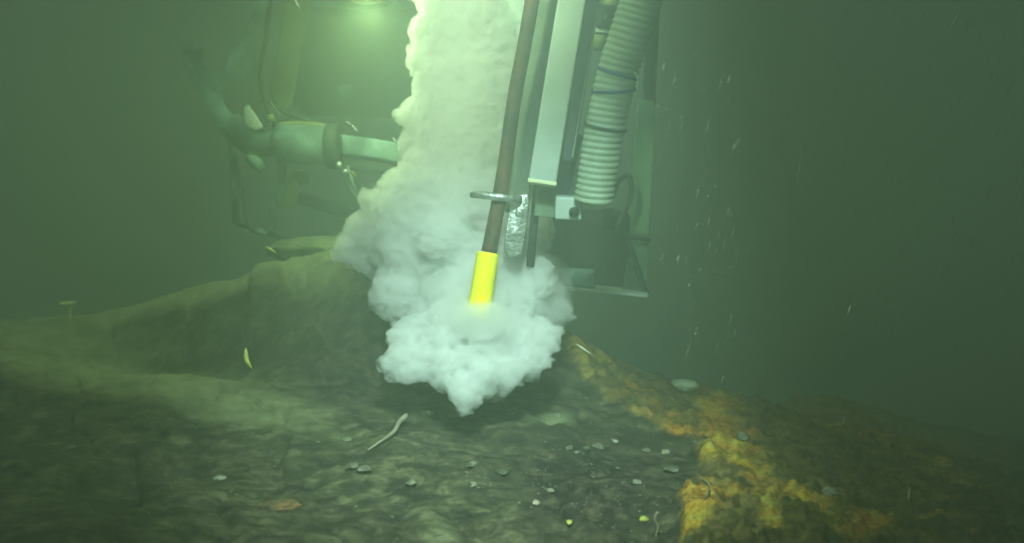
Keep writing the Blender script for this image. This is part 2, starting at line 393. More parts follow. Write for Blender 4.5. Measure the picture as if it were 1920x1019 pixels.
def cloud_mesh(name, grow, vox, m, parent, disp, blist=None, seed=3, levels=2):
    bb = [(c, max(.006, r + grow), min(l, levels)) for c, r, l in (blist or base)]
    o = link_me(name, puff_bm(bb, 2, seed), m, parent)
    rm = o.modifiers.new('remesh', 'REMESH'); rm.mode = 'VOXEL'; rm.voxel_size = vox; rm.use_smooth_shade = True
    for k, (sz, st) in enumerate(disp):
        tx = bpy.data.textures.new(name + '_billow', 'CLOUDS'); tx.noise_scale = sz; tx.noise_depth = 3; tx.noise_basis = 'ORIGINAL_PERLIN'
        dmod = o.modifiers.new('billow', 'DISPLACE'); dmod.texture = tx; dmod.strength = st; dmod.mid_level = 0.5; dmod.texture_coords = 'LOCAL'
    return o
def vol_mat(name, colr, dens, aniso=0.1, nscale=None):
    m = bpy.data.materials.new(name); m.use_nodes = True; nt = m.node_tree; nt.nodes.remove(nt.nodes['Principled BSDF'])
    v = nt.nodes.new('ShaderNodeVolumePrincipled'); v.inputs['Color'].default_value = (*colr, 1); v.inputs['Density'].default_value = dens
    v.inputs['Anisotropy'].default_value = aniso
    nt.links.new(v.outputs[0], nt.nodes['Material Output'].inputs['Volume'])
    if nscale:       # clotted, uneven density
        tc = nt.nodes.new('ShaderNodeTexCoord'); n = nt.nodes.new('ShaderNodeTexNoise'); n.inputs['Scale'].default_value = nscale
        n.inputs['Detail'].default_value = 5; n.inputs['Roughness'].default_value = 0.6; nt.links.new(tc.outputs['Object'], n.inputs['Vector'])
        mr = nt.nodes.new('ShaderNodeMapRange'); mr.inputs['From Min'].default_value = 0.42; mr.inputs['From Max'].default_value = 0.56
        mr.inputs['To Min'].default_value = 0.0; mr.inputs['To Max'].default_value = dens
        nt.links.new(n.outputs['Fac'], mr.inputs['Value']); nt.links.new(mr.outputs['Result'], v.inputs['Density'])
    return m
cm = bpy.data.materials.new('plume_white'); cm.use_nodes = True
cb = cm.node_tree.nodes['Principled BSDF']; cb.inputs['Base Color'].default_value = (0.92, 0.94, 0.92, 1); cb.inputs['Roughness'].default_value = 1
cb.inputs['Specular IOR Level'].default_value = 0; cb.inputs['Subsurface Weight'].default_value = 0.6
cb.inputs['Subsurface Radius'].default_value = (1, 1, 1); cb.inputs['Subsurface Scale'].default_value = 0.03
pl = empty('sediment_plume', P(870, 765, 1.55), 'billowing milky white plume rising from the rock around the yellow lance tip', 'plume')
core = cloud_mesh('billow', -0.030, 0.0045, cm, pl, [(0.05, 0.02), (0.018, 0.006)])
cloud_mesh('milky_body', 0.0, 0.0045, vol_mat('plume_body', (0.992, 0.998, 0.994), 42), pl, [(0.05, 0.02), (0.018, 0.006)])
halo = cloud_mesh('milky_fringe', 0.007, 0.0045, vol_mat('plume_fringe', (0.985, 0.997, 0.99), 100, 0.1, 60), pl, [(0.05, 0.02), (0.012, 0.014)])
mist = [(P(880, 600, 1.505), 0.030, 1), (P(905, 606, 1.505), 0.034, 1), (P(925, 596, 1.52), 0.026, 1)]
cloud_mesh('tip_mist', 0.0, 0.006, vol_mat('plume_mist', (0.985, 0.995, 0.985), 34), pl, [(0.03, 0.02)], blist=mist, seed=4, levels=1)
veil = [(P(893, 607, 1.505), 0.045, 1), (P(930, 620, 1.51), 0.05, 1), (P(862, 600, 1.53), 0.045, 1), (P(905, 570, 1.60), 0.075, 1), (P(930, 540, 1.62), 0.07, 1), (P(985, 560, 1.66), 0.075, 1), (P(1010, 520, 1.72), 0.06, 1), (P(960, 480, 1.70), 0.06, 1), (P(860, 590, 1.6), 0.07, 1)]
cloud_mesh('thin_haze', 0.0, 0.008, vol_mat('plume_thin', (0.97, 0.985, 0.97), 10), pl, [(0.05, 0.03)], blist=veil, seed=9, levels=1)

# ---------------------------------------------------------------- lance
DL = 1.53
ln = empty('lance', P(905, 590, DL), 'slanting brown lance pipe with a bright yellow tip in the white plume', 'lance')
bm = bmesh.new(); pts = smooth_path([P(1090, -560, DL - .03), P(998, 0, DL - .01), P(966, 177, DL), P(951, 280, DL), P(938, 362, DL), P(917, 473, DL)], 6)
n = len(pts); add_tube(bm, pts, [0.0127 if i < n - 6 else 0.0127 + 0.0012 * (i - n + 6) / 6 for i in range(n)], 28, jitter=0.03)
link('pipe', bm, M['brown'], ln)
bm = bmesh.new(); a, b = P(915, 474, DL), P(896, 596, DL)
pr = [(0, .0165), (.015, .0192), (.05, .0195), (.5, .0198), (.9, .0198), (.97, .0192), (1, .0165)]
add_tube(bm, [a.lerp(b, t) for t, r in pr], [r for t, r in pr], 32)
link('tip_sleeve', bm, M['yellow'], ln)

# ---------------------------------------------------------------- tool mount: rails, bracket, ring
tm = empty('tool_mount', P(1020, 346, 1.56), 'parallel pale and grey rails with a steel clamp ring beside the brown lance', 'tool mount')
def px2m(px, dd): return px / F * dd
def bar_part(name, a, b, wpx, th, m, parent, bev=0.003, w1=None):
    bm = bmesh.new(); d0 = (a[2] + b[2]) / 2
    add_bar(bm, P(*a), P(*b), px2m(wpx, d0), th, bev, None if w1 is None else px2m(w1, d0))
    return link(name, bm, m, parent)
ext = 560
def up(x0, y0, x1, y1, d0, d1=None):   # extend the far end above the frame
    k = (y1 + ext) / (y1 - y0) if y1 != y0 else 1
    return (x1 + (x0 - x1) * k, -ext, d0)
o = bar_part('rail', up(968, 0, 915, 330, 1.66), (893, 440, 1.80), 56, 0.012, mat('washed_plastic', (0.66, 0.76, 0.72), 0.6, col2=(0.56, 0.66, 0.62), scale=8), tm); o['label'] = 'translucent pale rail behind the brown pipe'
o = bar_part('rail', up(1029, 0, 972, 365, 1.60), (966, 400, 1.60), 40, 0.02, M['green'], tm); o['label'] = 'dull green rail'
r3 = bar_part('rail', up(1072, 0, 1020, 320, 1.50), (1016, 344, 1.50), 52, 0.035, M['pale'], tm, 0.004); r3['label'] = 'pale front rail with square cut end'
bm = bmesh.new(); add_bar(bm, P(1016.6, 340, 1.50), P(1015.6, 347, 1.50), px2m(54, 1.5), 0.037, 0.001); link('end_cap', bm, mat('cap_edge', (0.75, 0.74, 0.45), 0.5), r3)
o = bar_part('rail', up(1111, 0, 1063, 300, 1.56), (1062, 306, 1.56), 27, 0.03, M['grey'], tm, 0.006); o['label'] = 'blue grey rail with rounded end'
o = bar_part('rail', up(1123, 0, 1074, 290, 1.53), (1073, 296, 1.53), 3, 0.012, M['pale'], tm, 0.001); o['label'] = 'thin bright edge strip'
o = bar_part('post', (1009, 335, 1.57), (994, 500, 1.60), 15, 0.02, M['dark'], tm, 0.003)
# bracket plate (welded, galvanised)
bm = bmesh.new(); DB = 1.545
out = [(968, 366), (992, 362), (994, 372), (986, 440), (979, 478), (958, 482), (944, 470), (947, 430), (956, 385)]
add_plate(bm, [P(x, y, DB) for x, y in out], 0.012, 0.003, (P(960, 400, 1) - camo.location).normalized())
for y, r_ in ((404, .012), (440, .010)):
    bmesh.ops.create_uvsphere(bm, u_segments=16, v_segments=10, radius=r_, matrix=Matrix.Translation(P(974 - (y - 404) * .25, y, DB - 0.003)) @ Matrix.Diagonal((.9, .35, 1, 1)))
link('bracket_plate', bm, M['steel'], tm)
# clamp ring round the pipe
bm = bmesh.new(); cc = P(930, 369, DL + 0.004); ctr = []
rx = px2m(46, DL)
prv = None; ring = []
axis = (P(951, 280, DL) - P(930, 400, DL)).normalized()
tilt = Matrix.Rotation(R(6), 3, 'Y') @ Matrix.Rotation(R(-4), 3, 'X')
segs = 56
for k in range(segs):
    t = 2 * math.pi * k / segs
    v = tilt @ Vector((math.cos(t) * rx, math.sin(t) * rx * 0.62, 0)); nrm = v.normalized(); upv = tilt @ Vector((0, 0, 1))
    h = 0.0062; wv = 0.0022
    ring.append([bm.verts.new(cc + v + nrm * (sx * wv) + upv * (sz * h)) for sx, sz in ((-1, -1), (1, -1), (1.6, 0), (1, 1), (-1, 1))])
for k in range(segs):
    a = ring[k]; b = ring[(k + 1) % segs]
    for q in range(5): bm.faces.new((a[q], a[(q + 1) % 5], b[(q + 1) % 5], b[q]))
link('clamp_ring', bm, M['steel'], tm)
# mounting block with bolt
bm = bmesh.new(); add_bar(bm, P(1040, 388, 1.53), P(1090, 390, 1.53), px2m(42, 1.53), 0.05, 0.004, side=Vector((0, 0, 1)))
mb = link('mounting_block', bm, M['pale'], tm)
bm = bmesh.new(); add_bar(bm, P(1004, 376, 1.56), P(1042, 380, 1.56), px2m(56, 1.56), 0.03, 0.003, side=Vector((0, 0, 1))); link('spacer', bm, M['green'], tm)
bm = bmesh.new(); q = P(1076, 398, 1.50); ax = (camo.location - q).normalized()
add_tube(bm, [q, q + ax * 0.004], 0.0085, 20); add_tube(bm, [q + ax * .004, q + ax * .010], 0.006, 6)
link('bolt', bm, M['black'], mb)
bm = bmesh.new(); add_bar(bm, P(1066, 250, 1.62), P(1040, 372, 1.62), px2m(52, 1.62), 0.03, 0.004); link('shade_plate', bm, mat('dark_blue_shade', (0.03, 0.055, 0.075), 0.5), tm)  # dark plate standing in for the shade behind the rails

# ---------------------------------------------------------------- corrugated hose
hs = empty('corrugated_hose', P(1112, 378, 1.50), 'pale ribbed flexible hose with an open lower end and blue ties', 'hose')
hp = smooth_path([P(1330, -420, 1.28), P(1262, -180, 1.34), P(1203, 0, 1.39), P(1184, 56, 1.405), P(1157, 141, 1.43), P(1135, 240, 1.455), P(1125, 300, 1.47), P(1113, 376, 1.49)], 46)
HR = 0.0325; PITCHH = 0.0103
bm = bmesh.new(); s = 0.0; x = None; rings = []; seg = 40
for i, p in enumerate(hp):
    a = hp[max(0, i - 1)]; b = hp[min(len(hp) - 1, i + 1)]; z = (b - a).normalized()
    if i: s += (p - hp[i - 1]).length
    if x is None: x = z.orthogonal().normalized()
    x = (x - z * x.dot(z)).normalized(); y = z.cross(x)
    ring = []
    for k in range(seg):
        t = 2 * math.pi * k / seg
        ph = s / PITCHH - k / seg
        rr = HR + 0.0022 * (abs(math.cos(math.pi * ph)) ** 1.4) - 0.0012
        ring.append(bm.verts.new(p + x * rr * math.cos(t) + y * rr * math.sin(t)))
    rings.append(ring)
for a, b in zip(rings, rings[1:]):
    for k in range(seg): bm.faces.new((a[k], a[(k + 1) % seg], b[(k + 1) % seg], b[k]))
# inner wall at the open end
inn = []
for i in range(len(hp) - 1, len(hp) - 30, -1):
    inn.append([bm.verts.new(hp[i] + (v.co - hp[i]) * 0.86) for v in rings[i]])
for k in range(seg): bm.faces.new((rings[-1][k], rings[-1][(k + 1) % seg], inn[0][(k + 1) % seg], inn[0][k]))
for a, b in zip(inn, inn[1:]):
    for k in range(seg): bm.faces.new((a[k], a[(k + 1) % seg], b[(k + 1) % seg], b[k]))
bm.faces.new(inn[-1])
link('hose_wall', bm, M['hose'], hs)
def nearest_i(px, py):
    return min(range(len(hp)), key=lambda i: (hp[i] - P(px, py, 1.43)).length)
def tie(px, py, tilt_deg, m, wd=0.0022):
    i = nearest_i(px, py); p = hp[i]; z = (hp[i + 1] - hp[i - 1]).normalized()
    x = Vector((0, 1, 0)); x = (x - z * x.dot(z)).normalized(); y = z.cross(x)
    z2 = Matrix.Rotation(R(tilt_deg), 3, x) @ z; y2 = z2.cross(x)
    bm = bmesh.new(); rr = []
    for k in range(48):
        t = 2 * math.pi * k / 48; v = x * math.cos(t) + y2 * math.sin(t) / max(0.5, math.cos(R(tilt_deg)))
        rr.append([bm.verts.new(p + v * r + z2 * h) for r, h in ((HR + .0008, -wd), (HR + .0032, -wd), (HR + .0032, wd), (HR + .0008, wd))])
    for k in range(48):
        a = rr[k]; b = rr[(k + 1) % 48]
        for q in range(4): bm.faces.new((a[q], a[(q + 1) % 4], b[(q + 1) % 4], b[q]))
    o = link('cable_tie', bm, m, hs)
    return o
tie(1160, 138, 4, M['tie'])['label'] = 'upper blue cable tie'
tie(1150, 170, -14, M['tie'])['label'] = 'slanting blue cable tie'
tie(1138, 243, 0, M['dark'])['label'] = 'dark cable tie'
# loose tie tail
bm = bmesh.new(); add_tube(bm, smooth_path([P(1190, 136, 1.40), P(1196, 150, 1.395), P(1194, 165, 1.40)], 5), 0.0011, 8); link('tie_tail', bm, M['fleck'], hs)

# ---------------------------------------------------------------- valve block behind the hose top
vb = empty('valve_block', P(1134, 60, 1.66), 'dark valve block on a pale bar between the grey rail and the hose', 'valve')
bm = bmesh.new(); add_bar(bm, P(1136, 14, 1.66), P(1133, 54, 1.66), px2m(36, 1.66), 0.04, 0.004); blk = link('block_body', bm, M['dark'], vb)
bm = bmesh.new(); tz = (camo.location - P(1135, 31, 1.6)).normalized()
add_plate(bm, [P(1132, 24, 1.635), P(1132, 38, 1.635), P(1141, 31, 1.635)], 0.004, 0.0006, tz); link('arrow_plate', bm, M['shell'], blk)
bm = bmesh.new(); add_bar(bm, P(1112, 58, 1.67), P(1170, 60, 1.67), px2m(9, 1.67), 0.03, 0.002, side=Vector((0, 0, 1))); link('cross_bar', bm, M['pale'], vb)
bm = bmesh.new(); add_tube(bm, smooth_path([P(1128, -120, 1.68), P(1140, -20, 1.68), P(1150, 6, 1.68), P(1175, 14, 1.68)], 6), 0.017, 20); link('elbow_pipe', bm, M['armyel'], vb)
bm = bmesh.new(); add_tube(bm, [P(1124, 64, 1.68), P(1122, 74, 1.68), P(1118, 92, 1.68)], [0.018, 0.018, 0.012], 20); link('outlet_fitting', bm, M['armyel'], vb)

# ---------------------------------------------------------------- right side frame of the vehicle
sf = empty('side_frame', P(1140, 556, 1.9), 'pale green side plate, strap and base plate behind the ribbed hose', 'vehicle frame')
DS = 1.95
vn = (P(1200, 400, 1) - camo.location).normalized()
bm = bmesh.new(); add_plate(bm, [P(1196, 186, DS), P(1227, 190, DS), P(1224, 300, DS), P(1217, 440, DS), P(1180, 440, DS), P(1188, 300, DS)], 0.012, 0.002, vn); link('side_plate', bm, M['plate'], sf)
bar_part('upright', (1250, -520, DS + .05), (1216, 200, DS + .05), 22, .03, M['dark'], sf)
bm = bmesh.new(); add_bar(bm, P(1172, 442, DS - .02), P(1219, 450, DS - .02), px2m(9, DS), 0.02, 0.002, side=Vector((0, 0, 1))); link('strap', bm, M['dark'], sf)
bm = bmesh.new(); add_plate(bm, [P(1180, 456, DS), P(1216, 456, DS), P(1211, 524, DS), P(1204, 524, DS)], 0.012, 0.002, vn); link('tapered_plate', bm, M['plate'], sf)
bm = bmesh.new(); add_bar(bm, P(1177, 450, DS - .03), P(1212, 552, DS - .03), px2m(9, DS), 0.02, 0.002); link('strut', bm, M['dark'], sf)
bm = bmesh.new(); add_plate(bm, [P(1178, 480, DS), P(1204, 530, DS), P(1206, 549, DS), P(1166, 545, DS)], 0.010, 0.002, vn); link('gusset', bm, M['green'], sf)
bm = bmesh.new(); add_plate(bm, [P(1050, 541, DS - .12), P(1214, 556, DS - .12), P(1216, 545, DS + .10), P(1050, 530, DS + .10)], 0.006, 0.001); link('base_plate', bm, M['pale'], sf)
bm = bmesh.new(); add_bar(bm, P(1040, 519, DS - .06), P(1116, 522, DS - .06), px2m(27, DS), 0.06, 0.006, side=Vector((0, 0, 1))); link('foot_block', bm, M['arm'], sf)
bm = bmesh.new(); add_bar(bm, P(1000, 460, DS + .12), P(1178, 468, DS + .12), px2m(145, DS), 0.12, 0.01, side=Vector((0, 0, 1))); link('housing', bm, M['dark'], sf)  # dark box standing in for the shaded cavity inside the frame
bm = bmesh.new(); add_tube(bm, smooth_path([P(1148, 370, 1.9), P(1160, 340, 1.9), P(1178, 330, 1.9), P(1184, 360, 1.9), P(1170, 400, 1.9), P(1150, 440, 1.9)], 6), 0.006, 10); link('cable', bm, M['armdark'], sf)
bm = bmesh.new(); add_tube(bm, [P(1140, 392, 1.84), P(1143, 430, 1.84)], 0.012, 16); link('fitting', bm, M['armdark'], sf)

# ---------------------------------------------------------------- left: manipulator arm
DA = 2.25
ma = empty('manipulator_arm', P(560, 270, DA), 'faint teal hydraulic arm with forked bracket left of the plume', 'manipulator arm')
def tube_part(name, pts, rpx, m, parent, dd=DA, seg=28, n=6):
    bm = bmesh.new(); q = [P(x, y, d_) for x, y, d_ in pts]
    rr = [px2m(r, dd) for r in rpx] if hasattr(rpx, '__len__') else px2m(rpx, dd)
    if not hasattr(rr, '__len__'): q = smooth_path(q, n) if len(q) > 2 else q
    add_tube(bm, q, rr, seg); return link(name, bm, m, parent)
vA = (P(450, 150, 1) - camo.location).normalized()
def plate_part(name, pts, dd, th, m, parent, bev=0.003):
    bm = bmesh.new(); add_plate(bm, [P(x, y, dd) for x, y in pts], th, bev, vA); return link(name, bm, m, parent)
fork = [(343, 84), (362, 78), (378, 92), (380, 118), (392, 132), (408, 136), (424, 126), (432, 96), (448, 88), (462, 60), (476, 10), (484, -30), (508, -30), (504, 15), (492, 62), (478, 108), (470, 140), (450, 152), (428, 160), (416, 176),
        (422, 200), (446, 226), (452, 250), (436, 262), (420, 246), (392, 206), (362, 160), (344, 120)]
plate_part('fork_bracket', fork, DA, 0.03, M['arm'], ma)
plate_part('link_arm', [(535, -30), (590, -30), (574, 50), (560, 130), (548, 190), (536, 206), (514, 196), (504, 170), (516, 110), (528, 40)], DA + .10, 0.04, M['armyel'], ma, 0.006)
tube_part('elbow', [(430, 232, DA), (458, 258, DA), (490, 268, DA), (522, 268, DA)], 26, M['arm'], ma)
tube_part('cylinder', [(518, 268, DA), (522, 268, DA), (610, 273, DA), (616, 273, DA)], [30, 36, 37, 33], M['arm'], ma)
tube_part('end_cap', [(613, 273, DA), (617, 273, DA), (634, 275, DA), (638, 275, DA)], [38, 43, 43, 38], M['armdark'], ma)
tube_part('upper_ridge', [(512, 238, DA - .01), (560, 234, DA - .01), (612, 240, DA - .01)], 7, M['armyel'], ma)
plate_part('ram_plate', [(638, 252), (700, 260), (752, 268), (748, 306), (700, 296), (640, 290)], DA, 0.03, M['arm'], ma, 0.006)
plate_part('ram_underside', [(640, 292), (700, 299), (746, 309), (742, 330), (700, 322), (642, 316)], DA + .02, 0.04, M['armdark'], ma, 0.006)
plate_part('joint_pad', [(456, 202), (466, 196), (484, 222), (494, 238), (480, 246), (458, 236)], DA - .06, 0.02, M['pale'], ma, 0.004)
tube_part('hydraulic_line', [(522, 242, DA - .02), (500, 200, DA - .04), (488, 140, DA - .04), (500, 60, DA - .02), (512, -40, DA)], 4, M['armdark'], ma)
tube_part('hydraulic_line', [(470, 236, DA - .03), (476, 206, DA - .05), (500, 190, DA - .03), (540, 214, DA), (600, 232, DA)], 3.5, M['armdark'], ma)
tube_part('hydraulic_line', [(652, 312, DA - .05), (664, 350, DA - .05), (684, 388, DA), (730, 400, DA + .1)], 2.2, M['arm'], ma)
tube_part('knob', [(462, 286, DA), (470, 292, DA), (486, 308, DA), (492, 318, DA)], [6, 13, 14, 8], M['arm'], ma)
tube_part('knob', [(500, 224, DA - .05), (514, 220, DA - .05)], 7, M['armyel'], ma)
for x, y in ((636, 310), (648, 324)):
    bm = bmesh.new(); q = P(x, y, DA - .07); add_tube(bm, [q, q + (camo.location - q).normalized() * .012], px2m(7, DA), 6); link('bolt', bm, M['steel'], ma)
# uprights of the left frame
lf = empty('left_frame', P(470, 440, 2.45), 'thin upright posts and braces hanging below the teal arm', 'vehicle frame')
D2 = 2.35
bar_part('post', (436, 244, D2), (446, 420, D2), 15, 0.03, M['arm'], lf, 0.003)
bar_part('post', (529, 300, D2), (528, 384, D2), 15, 0.02, M['arm'], lf, 0.003)
bar_part('post', (513, 372, D2), (510, 432, D2), 11, 0.02, M['arm'], lf, 0.003)
bar_part('post', (452, 352, D2 - .03), (452, 416, D2 - .03), 8, 0.02, M['green'], lf, 0.002)
plate_part('gusset', [(536, 346), (552, 334), (562, 350), (556, 384), (540, 392), (520, 388)], D2, 0.02, M['armyel'], lf)
plate_part('tab', [(548, 318), (578, 322), (582, 340), (566, 350), (546, 344)], D2 + .05, 0.02, M['armyel'], lf)
tube_part('foot', [(440, 418, D2), (462, 414, D2)], 7, M['arm'], lf)
tube_part('foot', [(470, 428, D2), (500, 440, D2)], 7, M['arm'], lf)
bar_part('brace', (446, 420, D2 + .04), (540, 452, D2 + .04), 8, 0.02, M['armdark'], lf, 0.002)
bar_part('cross_beam', (560, 372, D2 + .1), (720, 420, D2 + .1), 22, 0.03, M['armdark'], lf, 0.002)
# hull of the vehicle behind, with its lamp
hb = empty('vehicle_hull', P(650, 60, 3.7), 'dim rounded vehicle hull hardly visible behind the arm and plume', 'vehicle')
bm = bmesh.new(); add_bar(bm, P(560, 120, 3.7), P(900, 130, 3.7), px2m(190, 3.7), 0.5, 0.09, side=Vector((0, 0, 1))); link('hull_body', bm, M['armdark'], hb)
bm = bmesh.new(); q = P(645, 172, 2.9); add_tube(bm, [q + Vector((0, .06, 0)), q, q - Vector((0, .01, 0))], [px2m(13, 2.9)] * 2 + [px2m(8, 2.9)], 24); link('port_cover', bm, M['arm'], hb)

lp = empty('work_lamp', P(690, -30, 1.98), 'glowing yellow green work lamp at the top edge left of the plume', 'lamp')
lc = P(688, -16, 1.98); ldir = (P(720, 420, 1.9) - lc).normalized()
bm = bmesh.new(); add_tube(bm, [lc - ldir * .13, lc - ldir * .10, lc - ldir * .03, lc + ldir * .012], [.03, .05, .062, .066], 32, caps=False); link('lamp_housing', bm, M['grey'], lp)
bm = bmesh.new(); add_tube(bm, [lc - ldir * .004, lc + ldir * .004, lc + ldir * .010], [.058, .058, .045], 32); link('lamp_lens', bm, mat('lamp_glass', (0.8, 0.8, 0.5), 0.3, emit=((0.75, 1.0, 0.35), 0.05)), lp)
sp = bpy.data.lights.new('lamp_beam', 'SPOT'); sp.energy = 11.5; sp.spot_size = R(175); sp.spot_blend = 0.35; sp.shadow_soft_size = 0.05; sp.color = (0.66, 1.0, 0.42)
spo = bpy.data.objects.new('lamp_beam', sp); C.objects.link(spo); spo.location = lc + ldir * 0.03; spo.rotation_euler = ldir.to_track_quat('-Z', 'Y').to_euler()

def off_lamp(loc, target, watts, cone, colr, label):
    """a work lamp of the vehicle, housing and beam, above the picture"""
    d = (target - loc).normalized(); e = empty('work_lamp', loc, label, 'lamp')
    bm = bmesh.new(); add_tube(bm, [loc - d * .14, loc - d * .11, loc - d * .04, loc], [.03, .05, .06, .064], 32, caps=False); link('lamp_housing', bm, M['grey'], e)
    bm = bmesh.new(); add_tube(bm, [loc - d * .03, loc - d * .02], [.058, .058], 32); link('lamp_lens', bm, M['shell'], e)
    l = bpy.data.lights.new('lamp_beam', 'SPOT'); l.energy = watts; l.spot_size = R(cone); l.spot_blend = 1.0; l.shadow_soft_size = .06; l.color = colr
    o = bpy.data.objects.new('lamp_beam', l); C.objects.link(o); o.location = loc + d * .01; o.rotation_euler = d.to_track_quat('-Z', 'Y').to_euler()
off_lamp(Vector((-0.42, 0.85, 1.75)), P(905, -50, 1.75), 118, 58, (0.73, 1.0, 0.56), 'warm work lamp above the left of the plume')
off_lamp(Vector((0.02, 0.62, 1.50)), P(915, 790, 1.42), 180, 54, (0.66, 1.0, 0.86), 'cool work lamp over the camera')

# ---------------------------------------------------------------- things lying on the seabed
def rock_bm(r, sc3=(1, 1, .6), seed=0, amp=.25, sub=3, fr=1.6):
    bm = bmesh.new(); bmesh.ops.create_icosphere(bm, subdivisions=sub, radius=1)
    for v in bm.verts:
        k = 1 + amp * noise.fractal(v.co * fr + Vector((seed * 7.3, seed, 0)), 1, 2, 3)
        v.co = Vector((v.co.x * sc3[0], v.co.y * sc3[1], v.co.z * sc3[2])) * (k * r)
    return bm
def lay(name, bm, m, px, py, label, cat, group=None, rot=0, lift=0.0, tiltx=0):
    o = link(name, bm, m); o.location = ground(px, py) + Vector((0, 0, lift)); o.rotation_euler = (R(tiltx), 0, R(rot)); return tag(o, label, cat, group)
# worm tube
g = [ground(690, 850), ground(716, 836), ground(738, 822), ground(750, 808), ground(763, 798)]
bm = bmesh.new(); o0 = g[0].copy()
add_tube(bm, smooth_path([p - o0 + Vector((0, 0, .004 + .003 * i)) for i, p in enumerate(g)], 6), [0.0014 + 0.0028 * min(1, i / 20) for i in range(25)], 12, jitter=.25)
o = link('worm_tube', bm, M['worm']); o.location = o0; tag(o, 'long pale bent worm tube lying on dark rock below the plume', 'worm tube')
# shell fragments
def shell_bm(r, bend=1.0, wide=1.0, seed=0):
    bm = bmesh.new(); n, mm = 9, 13; rows_ = []
    for i in range(n):
        u = i / (n - 1); row = []
        for j in range(mm):
            v = (j / (mm - 1) - .5) * 2
            rr = r * (0.15 + .85 * math.sin(u * math.pi * .55)) * (1 + .12 * noise.noise(Vector((u * 3, v * 3, seed))))
            row.append(bm.verts.new((v * rr * wide, (u - .5) * r * 1.5, r * .45 * bend * math.cos(v * 1.3) * math.sin(u * 2.4 + .2) + .0006 * math.cos(v * 24))))
        rows_.append(row)
    for a, b in zip(rows_, rows_[1:]):
        for k in range(mm - 1): bm.faces.new((a[k], a[k + 1], b[k + 1], b[k]))
    bmesh.ops.solidify(bm, geom=list(bm.faces), thickness=.0012)
    return bm
for i, (x, y, r, rot, lab) in enumerate([
    (664, 880, .012, 40, 'small pale shell fragment left of the curved shell pair below the worm tube'),
    (682, 889, .014, -60, 'curved cream shell fragment just below the worm tube'),
    (1262, 889, .014, 20, 'broken white shell beside the lower edge of the orange crust'),
    (884, 880, .007, 60, 'small bright white shell chip low in the middle of the dark rock'),
    (940, 892, .013, 10, 'dull rounded shell on dark rock right of the white chip')]):
    lay('shell', shell_bm(r, seed=i), M['shell'] if i != 4 else M['pebble'], x, y, lab, 'shell', 'shell fragments on the rock', rot, .003)
peb = [(412, 899, .0085, 'round yellowish pebble low on the left slope', 'shell'), (770, 912, .0075, 'dull round pebble left of the bright white shell chip', 'pebble'),
       (886, 914, .005, 'small cream pebble directly under the white shell chip', 'shell'), (1034, 924, .005, 'small grey white pebble at middle bottom of the dark rock', 'shell'),
       (1192, 908, .006, 'bright yellowish round pebble left of the broken white shell', 'shell'), (1207, 977, .0055, 'yellow pebble near the bottom left of the orange crust', 'shard'),
       (1070, 996, .005, 'small yellow pebble at the bottom edge of the dark rock', 'shard'), (1154, 832, .0055, 'narrow pale pebble just left of the crust edge', 'shell'),
       (1210, 847, .006, 'greyish pebble under the crust edge, left of the pinkish one', 'pebble'), (1247, 851, .007, 'pinkish pebble under the crust edge', 'worm'),
       (1124, 841, .010, 'dull green pebble at the right end of the gravel row', 'pebble'), (1100, 842, .005, 'tiny pebble in the middle of the gravel row', 'pebble'),
       (1082, 850, .004, 'tiny pebble low in the gravel row', 'shell'), (1066, 843, .006, 'dull pebble at the left end of the gravel row', 'pebble'),
       (1003, 948, .006, 'brownish pebble below the small grey white pebble', 'worm'), (888, 874, .005, 'grey pebble just above the white shell chip', 'pebble'),
       (648, 826, .007, 'grey pebble left of the worm tube', 'pebble'), (1047, 782, .005, 'pale pebble on the silty patch right below the plume', 'shell'), (808, 776, .007, 'ochre pebble below the left lobe of the plume', 'worm'),
       (1560, 926, .010, 'small bright stone on the dark hollow of the orange crust', 'shell'), (130, 842, .006, 'faint grey pebble on the lower left slope', 'pebble')]
for i, (x, y, r, lab, mk) in enumerate(peb):
    lay('pebble', rock_bm(r, (1.15, .9, .6), i + 3, .45, sub=3, fr=1.1), M[mk], x, y, lab, 'pebble', 'pebbles scattered on the rock', i * 47, .001)
# ground scatter too fine to count
ms = []; rnd = random.Random(11)
for _ in range(900):
    x = rnd.uniform(200, 1500); y = rnd.uniform(700, 1030)
    if rnd.random() < .35: x = rnd.gauss(1130, 130); y = rnd.gauss(890, 70)
    if y > 1040: continue
    p = ground(x, y); r = rnd.uniform(.0005, .0016) * (1.6 if rnd.random() < .06 else 1)
    ms.append(Matrix.Translation(p + Vector((0, 0, r * .4))) @ Matrix.Rotation(rnd.uniform(0, 3), 4, 'Z') @ Matrix.Diagonal((rnd.uniform(.8, 2.2) * r, r, .6 * r, 1)))
tag(link_me('gravel', many('gravel', ms, 1), M['pebble']), 'fine pale grit and shell crumbs strewn over the rock', 'gravel', kind='stuff')
# flat stone, back boulder, others
lay('stone', rock_bm(.028, (1.1, .7, .45), 21, .2, sub=3), mat('pale_stone', (0.40, 0.46, 0.30), .8, scale=25), 1284, 729, 'pale flat stone sitting on the crest of the orange crust', 'stone', rot=-20, lift=.006)
bo = link('boulder', rock_bm(.09, (1.3, .8, .42), 33, .3, sub=4), M['moss']); bo.location = P(592, 470, 2.22); tag(bo, 'rounded silt covered boulder behind the ridge at the left foot of the plume', 'boulder')
bm = rock_bm(.021, (1.2, .9, .22), 44, .5, sub=4, fr=1.6); lay('sponge', bm, M['sponge'], 520, 948, 'flat orange encrusting sponge near the bottom left', 'sponge', rot=20, lift=-.001)
